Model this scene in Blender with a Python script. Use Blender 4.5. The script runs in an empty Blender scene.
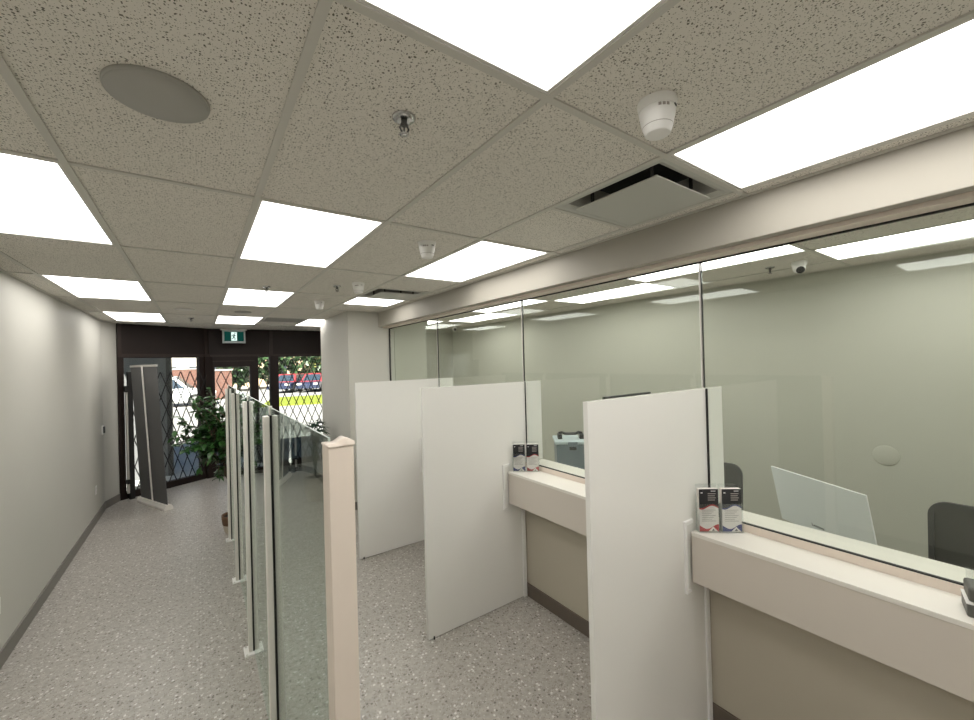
import bpy, math, random
from mathutils import Vector, Matrix, Quaternion
random.seed(7)
PI = math.pi
C = bpy.context.scene.collection
sc = bpy.context.scene

# ------------------------------------------------------------------ materials
def lin(c):
    return tuple(((v / 255) / 12.92 if v / 255 <= 0.04045 else ((v / 255 + 0.055) / 1.055) ** 2.4) for v in c) + (1.0,)

def pmat(name, rgb, rough=0.6, metal=0.0, spec=0.5, coat=0.0, var=0.0, vscale=6.0, bump=0.0, bscale=300.0):
    m = bpy.data.materials.new(name); m.use_nodes = True
    nt = m.node_tree; b = nt.nodes['Principled BSDF']
    col = lin(rgb) if max(rgb) > 1.001 else tuple(rgb) + (1.0,)
    b.inputs['Base Color'].default_value = col
    b.inputs['Roughness'].default_value = rough
    b.inputs['Metallic'].default_value = metal
    b.inputs['Specular IOR Level'].default_value = spec
    b.inputs['Coat Weight'].default_value = coat
    tc = nt.nodes.new('ShaderNodeTexCoord')
    if var > 0:
        n = nt.nodes.new('ShaderNodeTexNoise'); n.inputs['Scale'].default_value = vscale; n.inputs['Detail'].default_value = 4
        nt.links.new(tc.outputs['Object'], n.inputs['Vector'])
        mx = nt.nodes.new('ShaderNodeMixRGB'); mx.blend_type = 'MULTIPLY'; mx.inputs[0].default_value = 1.0
        mx.inputs[1].default_value = col
        rp = nt.nodes.new('ShaderNodeValToRGB')
        rp.color_ramp.elements[0].position = 0.3; rp.color_ramp.elements[1].position = 0.7
        rp.color_ramp.elements[0].color = (1 - var, 1 - var, 1 - var, 1); rp.color_ramp.elements[1].color = (1, 1, 1, 1)
        nt.links.new(n.outputs['Fac'], rp.inputs[0]); nt.links.new(rp.outputs[0], mx.inputs[2])
        nt.links.new(mx.outputs[0], b.inputs['Base Color'])
    if bump > 0:
        n2 = nt.nodes.new('ShaderNodeTexNoise'); n2.inputs['Scale'].default_value = bscale
        nt.links.new(tc.outputs['Object'], n2.inputs['Vector'])
        bp = nt.nodes.new('ShaderNodeBump'); bp.inputs['Strength'].default_value = bump; bp.inputs['Distance'].default_value = 0.002
        nt.links.new(n2.outputs['Fac'], bp.inputs['Height']); nt.links.new(bp.outputs[0], b.inputs['Normal'])
    return m

def emat(name, rgb, strength):
    m = bpy.data.materials.new(name); m.use_nodes = True
    nt = m.node_tree; nt.nodes.clear()
    e = nt.nodes.new('ShaderNodeEmission'); e.inputs[0].default_value = tuple(rgb) + (1,); e.inputs[1].default_value = strength
    o = nt.nodes.new('ShaderNodeOutputMaterial'); nt.links.new(e.outputs[0], o.inputs[0])
    return m

def glass_mat(name, tint, f0=0.04, rough=0.0):
    """thin architectural glass: tinted see-through plus a Schlick mirror reflection"""
    m = bpy.data.materials.new(name); m.use_nodes = True
    nt = m.node_tree; nt.nodes.clear(); N = nt.nodes.new; L = nt.links.new
    tr = N('ShaderNodeBsdfTransparent'); tr.inputs[0].default_value = tuple(tint) + (1,)
    gl = N('ShaderNodeBsdfGlossy'); gl.inputs[0].default_value = (0.95, 1.0, 0.97, 1); gl.inputs['Roughness'].default_value = rough
    lw = N('ShaderNodeLayerWeight'); lw.inputs[0].default_value = 0.5
    pw = N('ShaderNodeMath'); pw.operation = 'POWER'; pw.inputs[1].default_value = 5.0
    ma = N('ShaderNodeMath'); ma.operation = 'MULTIPLY_ADD'; ma.inputs[1].default_value = 1 - f0; ma.inputs[2].default_value = f0
    L(lw.outputs['Facing'], pw.inputs[0]); L(pw.outputs[0], ma.inputs[0])
    mx = N('ShaderNodeMixShader'); L(ma.outputs[0], mx.inputs[0]); L(tr.outputs[0], mx.inputs[1]); L(gl.outputs[0], mx.inputs[2])
    o = N('ShaderNodeOutputMaterial'); L(mx.outputs[0], o.inputs[0])
    return m

def floor_mat():
    m = bpy.data.materials.new('speckled_vinyl'); m.use_nodes = True
    nt = m.node_tree; b = nt.nodes['Principled BSDF']; N = nt.nodes.new; L = nt.links.new
    b.inputs['Roughness'].default_value = 0.33; b.inputs['Specular IOR Level'].default_value = 0.35
    tc = N('ShaderNodeTexCoord')
    base = N('ShaderNodeTexNoise'); base.inputs['Scale'].default_value = 30; base.inputs['Detail'].default_value = 5
    L(tc.outputs['Object'], base.inputs['Vector'])
    r0 = N('ShaderNodeValToRGB'); r0.color_ramp.elements[0].position = .32; r0.color_ramp.elements[1].position = .68
    r0.color_ramp.elements[0].color = (.35, .325, .292, 1); r0.color_ramp.elements[1].color = (.45, .42, .382, 1)
    L(base.outputs['Fac'], r0.inputs[0]); cur = r0.outputs[0]
    for (scale, thr, seed_thr, col) in ((46, .31, .90, (.78, .765, .74)), (44, .26, .885, (.085, .07, .055)), (40, .32, .83, (.29, .26, .23)), (90, .34, .87, (.58, .56, .53)), (110, .32, .86, (.18, .155, .13))):
        mp = N('ShaderNodeMapping'); mp.inputs['Location'].default_value = (scale * .37, scale * .11, .5)
        L(tc.outputs['Object'], mp.inputs['Vector'])
        v = N('ShaderNodeTexVoronoi'); v.inputs['Scale'].default_value = scale; v.voronoi_dimensions = '2D'; v.distance = 'CHEBYCHEV'
        L(mp.outputs[0], v.inputs['Vector'])
        sep = N('ShaderNodeSeparateColor'); L(v.outputs['Color'], sep.inputs[0])
        a = N('ShaderNodeMath'); a.operation = 'LESS_THAN'; a.inputs[1].default_value = thr; L(v.outputs['Distance'], a.inputs[0])
        g = N('ShaderNodeMath'); g.operation = 'GREATER_THAN'; g.inputs[1].default_value = seed_thr; L(sep.outputs[0], g.inputs[0])
        k = N('ShaderNodeMath'); k.operation = 'MULTIPLY'; L(a.outputs[0], k.inputs[0]); L(g.outputs[0], k.inputs[1])
        k2 = N('ShaderNodeMath'); k2.operation = 'MULTIPLY'; k2.inputs[1].default_value = .72; L(k.outputs[0], k2.inputs[0])
        mx = N('ShaderNodeMixRGB'); mx.inputs[2].default_value = col + (1,)
        L(k2.outputs[0], mx.inputs[0]); L(cur, mx.inputs[1]); cur = mx.outputs[0]
    L(cur, b.inputs['Base Color'])
    return m

def tile_mat():
    m = bpy.data.materials.new('fissured_ceiling_tile'); m.use_nodes = True
    nt = m.node_tree; b = nt.nodes['Principled BSDF']; N = nt.nodes.new; L = nt.links.new
    b.inputs['Roughness'].default_value = .95; b.inputs['Specular IOR Level'].default_value = .1
    tc = N('ShaderNodeTexCoord')
    wn = N('ShaderNodeTexNoise'); wn.inputs['Scale'].default_value = 40; wn.inputs['Detail'].default_value = 2
    L(tc.outputs['Object'], wn.inputs['Vector'])
    ad = N('ShaderNodeMixRGB'); ad.blend_type = 'ADD'; ad.inputs[0].default_value = .012
    L(tc.outputs['Object'], ad.inputs[1]); L(wn.outputs['Color'], ad.inputs[2])
    cur = None
    for scale, thr, sel, dark in ((115, .20, .45, .20), (200, .22, .50, .50)):
        v = N('ShaderNodeTexVoronoi'); v.voronoi_dimensions = '2D'; v.inputs['Scale'].default_value = scale
        L(ad.outputs[0], v.inputs['Vector'])
        sep = N('ShaderNodeSeparateColor'); L(v.outputs['Color'], sep.inputs[0])
        # hole radius varies cell by cell
        mr = N('ShaderNodeMapRange'); mr.inputs[1].default_value = sel; mr.inputs[2].default_value = 1; mr.inputs[3].default_value = 0; mr.inputs[4].default_value = thr * 1.6
        L(sep.outputs[0], mr.inputs[0])
        a = N('ShaderNodeMath'); a.operation = 'LESS_THAN'; L(v.outputs['Distance'], a.inputs[0]); L(mr.outputs[0], a.inputs[1])
        mx = N('ShaderNodeMixRGB'); mx.inputs[1].default_value = (.775, .74, .68, 1) if cur is None else (0, 0, 0, 1)
        if cur is not None: L(cur, mx.inputs[1])
        mx.inputs[2].default_value = (.70 * dark, .655 * dark, .59 * dark * .9, 1)
        L(a.outputs[0], mx.inputs[0]); cur = mx.outputs[0]
    L(cur, b.inputs['Base Color'])
    return m

def grad_leaf(name, c1, c2):
    m = bpy.data.materials.new(name); m.use_nodes = True
    nt = m.node_tree; b = nt.nodes['Principled BSDF']; N = nt.nodes.new; L = nt.links.new
    b.inputs['Roughness'].default_value = .38
    tc = N('ShaderNodeTexCoord'); n = N('ShaderNodeTexNoise'); n.inputs['Scale'].default_value = 14
    L(tc.outputs['Object'], n.inputs['Vector'])
    r = N('ShaderNodeValToRGB'); r.color_ramp.elements[0].position = .35; r.color_ramp.elements[1].position = .65
    r.color_ramp.elements[0].color = tuple(c1) + (1,); r.color_ramp.elements[1].color = tuple(c2) + (1,)
    L(n.outputs['Fac'], r.inputs[0]); L(r.outputs[0], b.inputs['Base Color'])
    return m

def brick_mat():
    m = bpy.data.materials.new('brick'); m.use_nodes = True
    nt = m.node_tree; b = nt.nodes['Principled BSDF']; N = nt.nodes.new; L = nt.links.new
    b.inputs['Roughness'].default_value = .9
    tc = N('ShaderNodeTexCoord'); mp = N('ShaderNodeMapping'); mp.inputs['Rotation'].default_value = (PI / 2, 0, 0)
    L(tc.outputs['Object'], mp.inputs[0])
    t = N('ShaderNodeTexBrick'); t.inputs['Scale'].default_value = 4; t.inputs['Color1'].default_value = (.13, .042, .028, 1)
    t.inputs['Color2'].default_value = (.19, .068, .045, 1); t.inputs['Mortar'].default_value = (.28, .24, .21, 1)
    L(mp.outputs[0], t.inputs['Vector']); L(t.outputs['Color'], b.inputs['Base Color'])
    return m

M = dict(
    floor=floor_mat(), tile=tile_mat(),
    grid=pmat('ceiling_grid_steel', (.60, .58, .53), .55),
    paint=pmat('wall_paint', (.57, .555, .505), .55, spec=.35, var=.03, vscale=1.5),
    paint_warm=pmat('header_paint', (.40, .375, .325), .55, spec=.3),
    paint_sage=pmat('teller_wall_paint', (.465, .465, .395), .6, spec=.3, var=.04, vscale=1.2),
    base=pmat('rubber_baseboard', (.205, .19, .17), .5), basew=pmat('brown_baseboard', (.135, .108, .086), .5),
    lamw=pmat('low_wall_laminate', (.50, .455, .37), .45, spec=.35),
    lam=pmat('cream_laminate_shaded', (.62, .565, .50), .35, spec=.4),  # counter fronts: the weaker light there is put into a darker colour
    lam_lit=pmat('cream_laminate_lit', (.76, .73, .67), .32, spec=.4),  # same laminate on top faces, bright light put into a paler colour
    post=pmat('pale_pink_laminate', (.74, .65, .565), .45, spec=.35, var=.03, vscale=12),
    gloss=pmat('gloss_white_panel', (.85, .835, .80), .07, spec=.42),
    white=pmat('white_plastic', (.86, .85, .83), .4),
    whitem=pmat('white_powder_metal', (.70, .68, .64), .4),
    alu=pmat('brushed_aluminium', (.66, .64, .61), .38, metal=.75),
    alub=pmat('bright_aluminium', (.84, .81, .765), .38, metal=.05),
    black=pmat('black_gasket', (.012, .012, .012), .6),
    blackp=pmat('black_plastic', (.02, .02, .02), .45),
    iron=pmat('black_iron', (.014, .013, .013), .5, metal=.3),
    brown=pmat('bronze_frame', (.017, .0095, .008), .5, spec=.25, var=.15, vscale=3),
    brownl=pmat('bronze_frame_rib', (.028, .017, .0135), .45, spec=.3),
    greyp=pmat('banner_back', (.12, .12, .121), .75),
    spk=pmat('speaker_grille', (.42, .41, .38), .7, bump=.5, bscale=700),
    chrome=pmat('chrome', (.55, .55, .55), .15, metal=1),
    dark=pmat('dark_recess', (.03, .03, .03), .8),
    plaque=pmat('diffuser_plate', (.52, .52, .48), .5),
    glass=glass_mat('teller_glass', (.965, .985, .965), .035),
    rail=glass_mat('rail_glass', (.71, .745, .72), .04),
    gedge=pmat('glass_edge_green', (.42, .50, .46), .3),
    shop=glass_mat('shop_glass', (.95, .97, .96), .04),
    acr=glass_mat('clear_acrylic', (.96, .97, .97), .05),
    lamp=emat('diffuser_glow', (1.0, .975, .93), 4.6),
    leaf=grad_leaf('glossy_leaf', (.012, .045, .010), (.045, .14, .028)),
    leaf2=grad_leaf('dark_leaf', (.010, .03, .012), (.03, .09, .03)),
    tree=grad_leaf('tree_leaf', (.02, .055, .025), (.07, .13, .045)),
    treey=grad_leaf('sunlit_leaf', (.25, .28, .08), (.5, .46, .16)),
    bark=pmat('bark', (.12, .085, .06), .9, var=.4, vscale=20),
    soil=pmat('soil', (.03, .022, .016), .95),
    wick=pmat('woven_pot', (.16, .085, .045), .7, var=.4, vscale=40, bump=.6, bscale=90),
    cream=pmat('pot_cream', (.55, .50, .42), .6),
    mesh=pmat('chair_mesh', (.075, .072, .066), .85, bump=.4, bscale=500),
    chairf=pmat('chair_frame', (.06, .058, .056), .5),
    mon=pmat('monitor_white', (.66, .69, .70), .35),
    monlogo=pmat('monitor_logo_grey', (.57, .60, .61), .4),
    box=pmat('tote_grey_blue', (.17, .21, .24), .4),
    boxl=pmat('tote_lid', (.50, .58, .60), .4),
    red=pmat('print_red', (.42, .02, .025), .5),
    blue=pmat('print_blue', (.02, .03, .16), .5),
    pblack=pmat('print_black', (.012, .012, .015), .4),
    paper=pmat('paper', (.76, .72, .68), .6),
    ink=pmat('ink_grey', (.35, .32, .30), .7),
    wink=pmat('ink_white', (.75, .75, .75), .6),
    pin=pmat('pin_pad_grey', (.09, .09, .08), .45),
    exitg=emat('exit_dark_green', (.004, .035, .028), 1.0), exitw=emat('exit_white', (.75, .95, .88), .9),
    exith=pmat('exit_housing', (.42, .46, .46), .5),
    desk=pmat('desk_laminate', (.55, .53, .48), .5),
    conc=pmat('pavement', (.50, .50, .49), .9, var=.15, vscale=1.5), road=pmat('asphalt', (.42, .41, .40), .9, var=.1, vscale=.8),
    grass=pmat('grass', (.30, .36, .035), .9, var=.35, vscale=5), brick=brick_mat(),
    stone=pmat('grey_stucco', (.20, .20, .205), .9, var=.1), bld=pmat('sunlit_render', (.62, .48, .33), .9, var=.15, vscale=.4),
    bldw=pmat('pale_render', (.75, .70, .64), .9, var=.1, vscale=.4), win=pmat('window_dark', (.05, .06, .075), .15),
    carw=pmat('car_white', (.82, .84, .86), .3, coat=.5), card=pmat('car_navy', (.03, .04, .085), .3, coat=.5),
    carr=pmat('car_red', (.40, .05, .06), .3, coat=.5), tyre=pmat('tyre', (.015, .015, .015), .8), rim=pmat('rim', (.5, .5, .5), .3, metal=.6),
    cglass=pmat('car_glass', (.04, .06, .085), .15),
)

# ------------------------------------------------------------------ mesh builder
class MB:
    def __init__(s): s.v = []; s.f = []; s.m = []; s.mats = []; s.sm = []
    def mi(s, mat):
        if mat not in s.mats: s.mats.append(mat)
        return s.mats.index(mat)
    def add(s, vs, fs, mat, smooth=False, xf=None):
        n = len(s.v); k = s.mi(mat)
        s.v += [tuple(xf @ Vector(v)) if xf else tuple(v) for v in vs]
        for f in fs: s.f.append([i + n for i in f]); s.m.append(k); s.sm.append(smooth)
        return s
    def box(s, x0, x1, y0, y1, z0, z1, mat, xf=None):
        v = [(x, y, z) for z in (z0, z1) for y in (y0, y1) for x in (x0, x1)]
        return s.add(v, [(0, 2, 3, 1), (4, 5, 7, 6), (0, 1, 5, 4), (2, 6, 7, 3), (0, 4, 6, 2), (1, 3, 7, 5)], mat, False, xf)
    def prism(s, pts, a0, a1, mat, axis='Z', xf=None, smooth=False):
        def p(u, v, w): return {'Z': (u, v, w), 'Y': (u, w, v), 'X': (w, u, v)}[axis]
        n = len(pts); v = [p(u, w, a0) for u, w in pts] + [p(u, w, a1) for u, w in pts]
        f = [tuple(range(n))[::-1], tuple(range(n, 2 * n))]
        s.add(v, f, mat, False, xf)
        return s.add(v, [(i, (i + 1) % n, (i + 1) % n + n, i + n) for i in range(n)], mat, smooth, xf)
    def lathe(s, prof, mat, n=32, c=(0, 0, 0), xf=None, smooth=True, caps=True):
        v = []; f = []
        for r, z in prof:
            for i in range(n):
                a = 2 * PI * i / n; v.append((c[0] + r * math.cos(a), c[1] + r * math.sin(a), c[2] + z))
        for j in range(len(prof) - 1):
            for i in range(n):
                f.append((j * n + i, j * n + (i + 1) % n, (j + 1) * n + (i + 1) % n, (j + 1) * n + i))
        s.add(v, f, mat, smooth, xf)
        if caps:
            s.add(v[:n], [tuple(range(n))[::-1]], mat, False, xf); s.add(v[-n:], [tuple(range(n))], mat, False, xf)
        return s
    def tube(s, pts, r, mat, n=10, xf=None):
        pts = [Vector(p) for p in pts]; rs = r if isinstance(r, (list, tuple)) else [r] * len(pts)
        v = []; f = []; up = Vector((0.13, 0.31, 1)).normalized()
        for i, p in enumerate(pts):
            t = (pts[min(i + 1, len(pts) - 1)] - pts[max(i - 1, 0)]).normalized()
            a = t.cross(up)
            if a.length < 1e-3: a = t.cross(Vector((1, 0, 0)))
            a.normalize(); b = t.cross(a)
            for k in range(n):
                th = 2 * PI * k / n; v.append(tuple(p + (a * math.cos(th) + b * math.sin(th)) * rs[i]))
        for i in range(len(pts) - 1):
            for k in range(n): f.append((i * n + k, i * n + (k + 1) % n, (i + 1) * n + (k + 1) % n, (i + 1) * n + k))
        s.add(v, f, mat, True, xf)
        s.add(v[:n], [tuple(range(n))[::-1]], mat, False, xf); s.add(v[-n:], [tuple(range(n))], mat, False, xf)
        return s
    def build(s, name, parent=None, bevel=0, seg=2, origin=None):
        me = bpy.data.meshes.new(name)
        o0 = Vector(origin) if origin else Vector((0, 0, 0))
        me.from_pydata([tuple(Vector(v) - o0) for v in s.v], [], s.f)
        for mt in s.mats: me.materials.append(mt)
        me.polygons.foreach_set('material_index', s.m); me.polygons.foreach_set('use_smooth', s.sm)
        me.validate(); me.update()
        o = bpy.data.objects.new(name, me); C.objects.link(o)
        if parent: o.parent = parent
        o.location = o0
        if bevel:
            md = o.modifiers.new('bevel', 'BEVEL'); md.width = bevel; md.segments = seg; md.limit_method = 'ANGLE'; md.angle_limit = math.radians(40)
        return o

def tag(o, label=None, cat=None, group=None, kind=None):
    if label: o['label'] = label
    if cat: o['category'] = cat
    if group: o['group'] = group
    if kind: o['kind'] = kind
    return o
def thing(name, loc, label, cat, group=None, rz=0):
    o = bpy.data.objects.new(name, None); C.objects.link(o); o.location = loc; o.rotation_euler.z = rz
    o.empty_display_size = .1
    return tag(o, label, cat, group)
def struct(name, mb, parent=None, bevel=0):
    o = mb.build(name, parent, bevel)
    o['kind'] = 'structure'
    return o
def copy_tree(o, parent=None):
    c = o.copy(); C.objects.link(c)
    if parent: c.parent = parent
    for ch in list(o.children): copy_tree(ch, c)
    return c
def frame_xf(p0, d):
    """local x along d (horizontal), z up, origin p0"""
    d = Vector((d[0], d[1], 0)).normalized(); n = Vector((-d.y, d.x, 0))
    return Matrix(((d.x, n.x, 0, p0[0]), (d.y, n.y, 0, p0[1]), (0, 0, 1, p0[2] if len(p0) > 2 else 0), (0, 0, 0, 1)))

H = 2.79
YB = -1.75          # rear wall behind the camera
XL, XH = -1.16, 2.16
XW = 2.29           # low wall face
XG = 2.325          # teller glass
XB = 4.75           # back wall of the teller room
PY = (1.15, 2.70, 4.25)   # partitions (faces towards the camera)
SX = (-1.04, 8.60); SXE = (.17, 9.27)   # slanted shop front
YS = 9.27

# ------------------------------------------------------------------ shell
struct('floor', MB().box(-1.4, 5.0, YB - .2, 9.45, -.08, 0, M['floor']))
struct('wall_left', MB().box(XL - .15, XL, YB, 8.23, 0, H + .1, M['paint']))
# short return wall turning towards the shop front
r0 = Vector((XL, 8.23, 0)); r1 = Vector((SX[0], SX[1], 0)); dd = (r1 - r0)
xf_ret = frame_xf(r0, dd)
struct('wall_left_return', MB().box(0, dd.length, 0, .15, 0, H + .1, M['paint'], xf_ret))
struct('wall_rear', MB().box(XL - .15, XB + .15, YB - .15, YB, 0, H + .1, M['paint']))
struct('wall_teller_back', MB().box(XB, XB + .15, YB, 8.15, 0, H + .1, M['paint_sage']))
struct('wall_teller_end', MB().box(2.96, XB, 8.0, 8.15, 0, H + .1, M['paint_sage']))
struct('wall_column', MB().box(1.72, 2.95, 5.75, 7.3, 0, H + .1, M['paint']))
struct('wall_teller_return', MB().box(2.86, 2.96, 7.3, 8.15, 0, H + .1, M['paint_sage']).box(2.4, 2.952, 5.735, 5.752, 0, H, M['paint_sage']).box(2.945, 2.96, 5.735, 7.3, 0, H, M['paint_sage']))
struct('wall_right', MB().box(2.72, 2.86, 7.3, 9.4, 0, H + .1, M['paint']))
struct('wall_header', MB().box(XH, 2.45, YB, 5.75, 2.582, H + .1, M['paint_warm']), bevel=.004)
struct('trim_9', MB().box(2.225, 2.37, YB, 5.75, 2.562, 2.582, M['post']))
low = MB().box(XW, 2.515, YB, 5.75, 0, 1.084, M['lamw']); low.box(XG - .012, XG - .004, YB, 5.75, 1.084, 1.142, M['post']).box(XG - .004, 2.515, YB, 5.75, 1.084, 1.142, M['lam_lit'])
struct('wall_low', low)

bb = MB().box(XL, XL + .012, YB, 8.23, 0, .11, M['base']); struct('baseboard_left', bb)
struct('baseboard_return', MB().box(0, dd.length, -.012, 0, 0, .11, M['base'], xf_ret))
struct('baseboard_teller_wall', MB().box(XW - .012, XW, YB, 5.738, 0, .11, M['basew']))
struct('baseboard_column', MB().box(1.708, 1.72, 5.738, 7.3, 0, .11, M['base']).box(1.72, 2.28, 5.738, 5.75, 0, .11, M['base']))
struct('roof', MB().box(XL - .3, XB + .3, YB - .3, 9.0, 3.0, 3.25, M['stone']))  # unseen slab added above the ceiling to shut out sky light

# ------------------------------------------------------------------ ceiling
cols = [XL, -.987, -.378, .2316, .841, 1.4507, 2.06, XH]
rows = [.8445 + 1.2192 * j for j in range(-3, 8)]          # rows[3] = .8445
rowsj = {j: .8445 + 1.2192 * j for j in range(-3, 8)}
# (column index, y0, y1) of the light panels and vents of the front room
CI = {'L': 1, 'M': 3, 'R': 5}
lights = []
def cell(ci, j): return (cols[ci], cols[ci + 1], rowsj[j], rowsj[j + 1])
holes = []
def flight(ci, y0, y1, label):
    lights.append((cols[ci], cols[ci + 1], y0, y1, label)); holes.append((ci, y0, y1))
W2 = .6096
flight(3, rowsj[-1], rowsj[0], 'large glowing ceiling panel cut by top edge of picture, nearest to viewer')
flight(5, rowsj[-1], rowsj[0], 'glowing ceiling panel beside the beige header and near smoke detector')
flight(1, rowsj[1], rowsj[2], 'glowing ceiling panel cut off by left edge of the picture')
flight(3, rowsj[1], rowsj[2], 'glowing ceiling panel behind the near sprinkler, second in middle row')
flight(5, rowsj[1], rowsj[2], 'glowing ceiling panel by header beyond the square air diffuser')
flight(1, rowsj[3], rowsj[4], 'glowing ceiling panel above left wall, second in the left row')
flight(3, rowsj[3], rowsj[4], 'glowing ceiling panel behind the far sprinkler, third in middle row')
flight(5, rowsj[3], rowsj[3] + W2, 'small square glowing ceiling panel beside the beige column')
flight(1, rowsj[5], rowsj[6], 'farthest glowing ceiling panel of left row, above the grey banner')
flight(3, rowsj[5], rowsj[6], 'glowing ceiling panel just in front of the exit sign')
flight(5, rowsj[5], rowsj[6], 'glowing ceiling panel half hidden behind the column top')
flight(1, rowsj[-1], rowsj[0], 'glowing ceiling panel out of view over the left aisle near viewer')  # unseen panel added for even hall lighting, following the row pattern
flight(3, rowsj[-3], rowsj[-2], 'glowing ceiling panel unseen behind the viewer over the middle')  # unseen, added for its light on the near part of the hall
flight(5, rowsj[-3], rowsj[-2], 'glowing ceiling panel unseen behind the viewer beside the header')  # likewise unseen and added for its light
vents = [(5, rowsj[0], rowsj[0] + W2), (5, rowsj[3] - W2, rowsj[3]), (4, rowsj[5], rowsj[5] + W2)]
holes += vents
T_ROWS = [6.0] # placeholder
tcols = [2.45, 2.50, 3.11, 3.7196, 4.3292, XB]
trows = [1.05 + 1.36 * k for k in range(-3, 7)]
tl = []
def tlight(ci, k, label):
    y0 = 1.05 + 1.36 * k; tl.append((tcols[ci], tcols[ci + 1], y0, y0 + 1.36, label)); tholes.append((ci, y0, y0 + 1.36))
tholes = []
tlight(3, -1, 'glowing ceiling panel behind glass at right edge, right of dome camera')
tlight(2, 0, 'glowing ceiling panel behind glass, left of the dome camera')
tlight(3, 1, 'glowing ceiling panel behind glass by the sage wall, second along the wall')
tlight(2, 2, 'glowing ceiling panel behind glass near header, above the second partition')
tlight(3, 3, 'glowing ceiling panel behind glass by the sage wall, farthest along')
tlight(2, 4, 'glowing ceiling panel behind glass, farthest one near the column')
tlight(2, -2, 'glowing ceiling panel of the teller room behind the viewer')

tm = MB()
def tiles(cols, rows, ymin, ymax, hol):
    for i in range(len(cols) - 1):
        ys = sorted(set([ymin, ymax] + [r for r in rows if ymin < r < ymax]))
        for a, b in zip(ys[:-1], ys[1:]):
            segs = [(a, b)]
            for (ci, h0, h1) in hol:
                if ci != i: continue
                new = []
                for (p, q) in segs:
                    if h1 <= p + 1e-4 or h0 >= q - 1e-4: new.append((p, q)); continue
                    if h0 > p + 1e-4: new.append((p, h0))
                    if h1 < q - 1e-4: new.append((h1, q))
                segs = new
            for p, q in segs:
                tm.box(cols[i], cols[i + 1], p, q, H + .003, H + .02, M['tile'])
tiles(cols, rows, YB, 9.3, holes)
tiles([XH, 2.86], [rowsj[6]], 7.3, 9.3, [])
tiles(tcols, trows, YB, 8.0, tholes)
struct('ceiling', tm)
gm = MB(); gw = .012
gz0, gz1 = H - .003, H + .012
for x in cols[1:-1]: gm.box(x - gw, x + gw, YB, 9.3, gz0, gz1, M['grid'])
for i in range(len(cols) - 1):
    ys = set(r for r in rows if YB < r < 9.3)
    for (ci, a, b) in vents:
        if ci == i: ys |= {a, b}
    for (x0, x1, a, b, l) in lights:
        if abs(x0 - cols[i]) < 1e-3 and a > YB: ys |= {a, b}
    for y in ys: gm.box(cols[i] + gw, cols[i + 1] - gw, y - gw, y + gw, gz0, gz1, M['grid'])
for x in tcols[1:-1]: gm.box(x - gw, x + gw, YB, 8.0, gz0, gz1, M['grid'])
for i in range(len(tcols) - 1):
    for y in trows:
        if YB < y < 8: gm.box(tcols[i] + gw, tcols[i + 1] - gw, y - gw, y + gw, gz0, gz1, M['grid'])
# wall angles
gm.box(XL, XL + .022, YB, 8.2, gz0, gz1, M['grid']); gm.box(XH - .022, XH, YB, 5.73, gz0, gz1, M['grid'])
gm.box(XB - .022, XB, YB, 7.98, gz0, gz1, M['grid'])
struct('ceiling_grid', gm)

def make_light(x0, x1, y0, y1, label, group):
    t = thing('ceiling_light', ((x0 + x1) / 2, (y0 + y1) / 2, H), label, 'ceiling light', group)
    w, d = (x1 - x0) / 2 - gw - .001, (y1 - y0) / 2 - gw - .001
    f = MB(); b = .010
    for (a0, a1, c0, c1) in ((-w, w, -d, -d + b), (-w, w, d - b, d), (-w, -w + b, -d + b, d - b), (w - b, w, -d + b, d - b)):
        f.box(a0, a1, c0, c1, -.001, .05, M['whitem'])
    f.box(-w, w, -d, d, .05, .058, M['whitem'])
    f.build('frame', t)
    MB().box(-w + b, w - b, -d + b, d - b, .004, .02, M['lamp']).build('diffuser', t)
for l in lights: make_light(*l, 'recessed light panels of the front hall')
for l in tl: make_light(*l, 'recessed light panels of the teller room')

# square plaque air diffusers
def diffuser(x0, x1, y0, y1, label):
    t = thing('air_diffuser', ((x0 + x1) / 2, (y0 + y1) / 2, H), label, 'air vent', 'square ceiling air diffusers')
    w = (x1 - x0) / 2 - gw; d = (y1 - y0) / 2 - gw
    f = MB(); i1 = .055; i2 = .09
    # flat outer flange, curved bell; inner rings and neck carry the recess shade in colour
    rings = [(w, d, 0), (w - .022, d - .022, -.001), (w - .05, d - .05, .012), (w - .075, d - .075, .045), (w - .10, d - .10, .10)]
    v = []; fc = []
    for a, b, z in rings: v += [(-a, -b, z), (a, -b, z), (a, b, z), (-a, b, z)]
    for k in range(len(rings) - 1):
        for q in range(4): fc.append((4 * k + q, 4 * k + (q + 1) % 4, 4 * k + 4 + (q + 1) % 4, 4 * k + 4 + q))
    f.add(v[:12], fc[:8], M['plaque']); f.add(v[8:], fc[:8], M['spk'])
    f.build('frame', t)
    MB().box(-w + .1, w - .1, -d + .1, d - .1, .10, .11, M['dark']).build('neck', t)
    MB().box(-w + .075, w - .075, -d + .075, d - .075, -.022, -.016, M['plaque']).build('plate', t, bevel=.002)
    for sx in (-1, 1):
        for sy in (-1, 1): MB().box(sx * .16 - .006, sx * .16 + .006, sy * .16 - .006, sy * .16 + .006, -.016, .10, M['chairf']).build('hanger', t)
diffuser(cols[5], cols[6], *vents[0][1:], 'square air diffuser with hanging plate next to near smoke detector')
diffuser(cols[5], cols[6], *vents[1][1:], 'square air diffuser in front of the small light by the column')
t = thing('return_grille', ((cols[4] + cols[5]) / 2, vents[2][1] + W2 / 2, H), 'dark slotted return air grille beyond the far smoke detectors', 'air vent')
g = MB(); w = W2 / 2 - gw
for k in range(16):
    y = -w + .03 + k * (2 * w - .06) / 15; g.box(-w + .02, w - .02, y - .006, y + .006, .0, .012, M['spk'])
g.build('slats', t)
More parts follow.
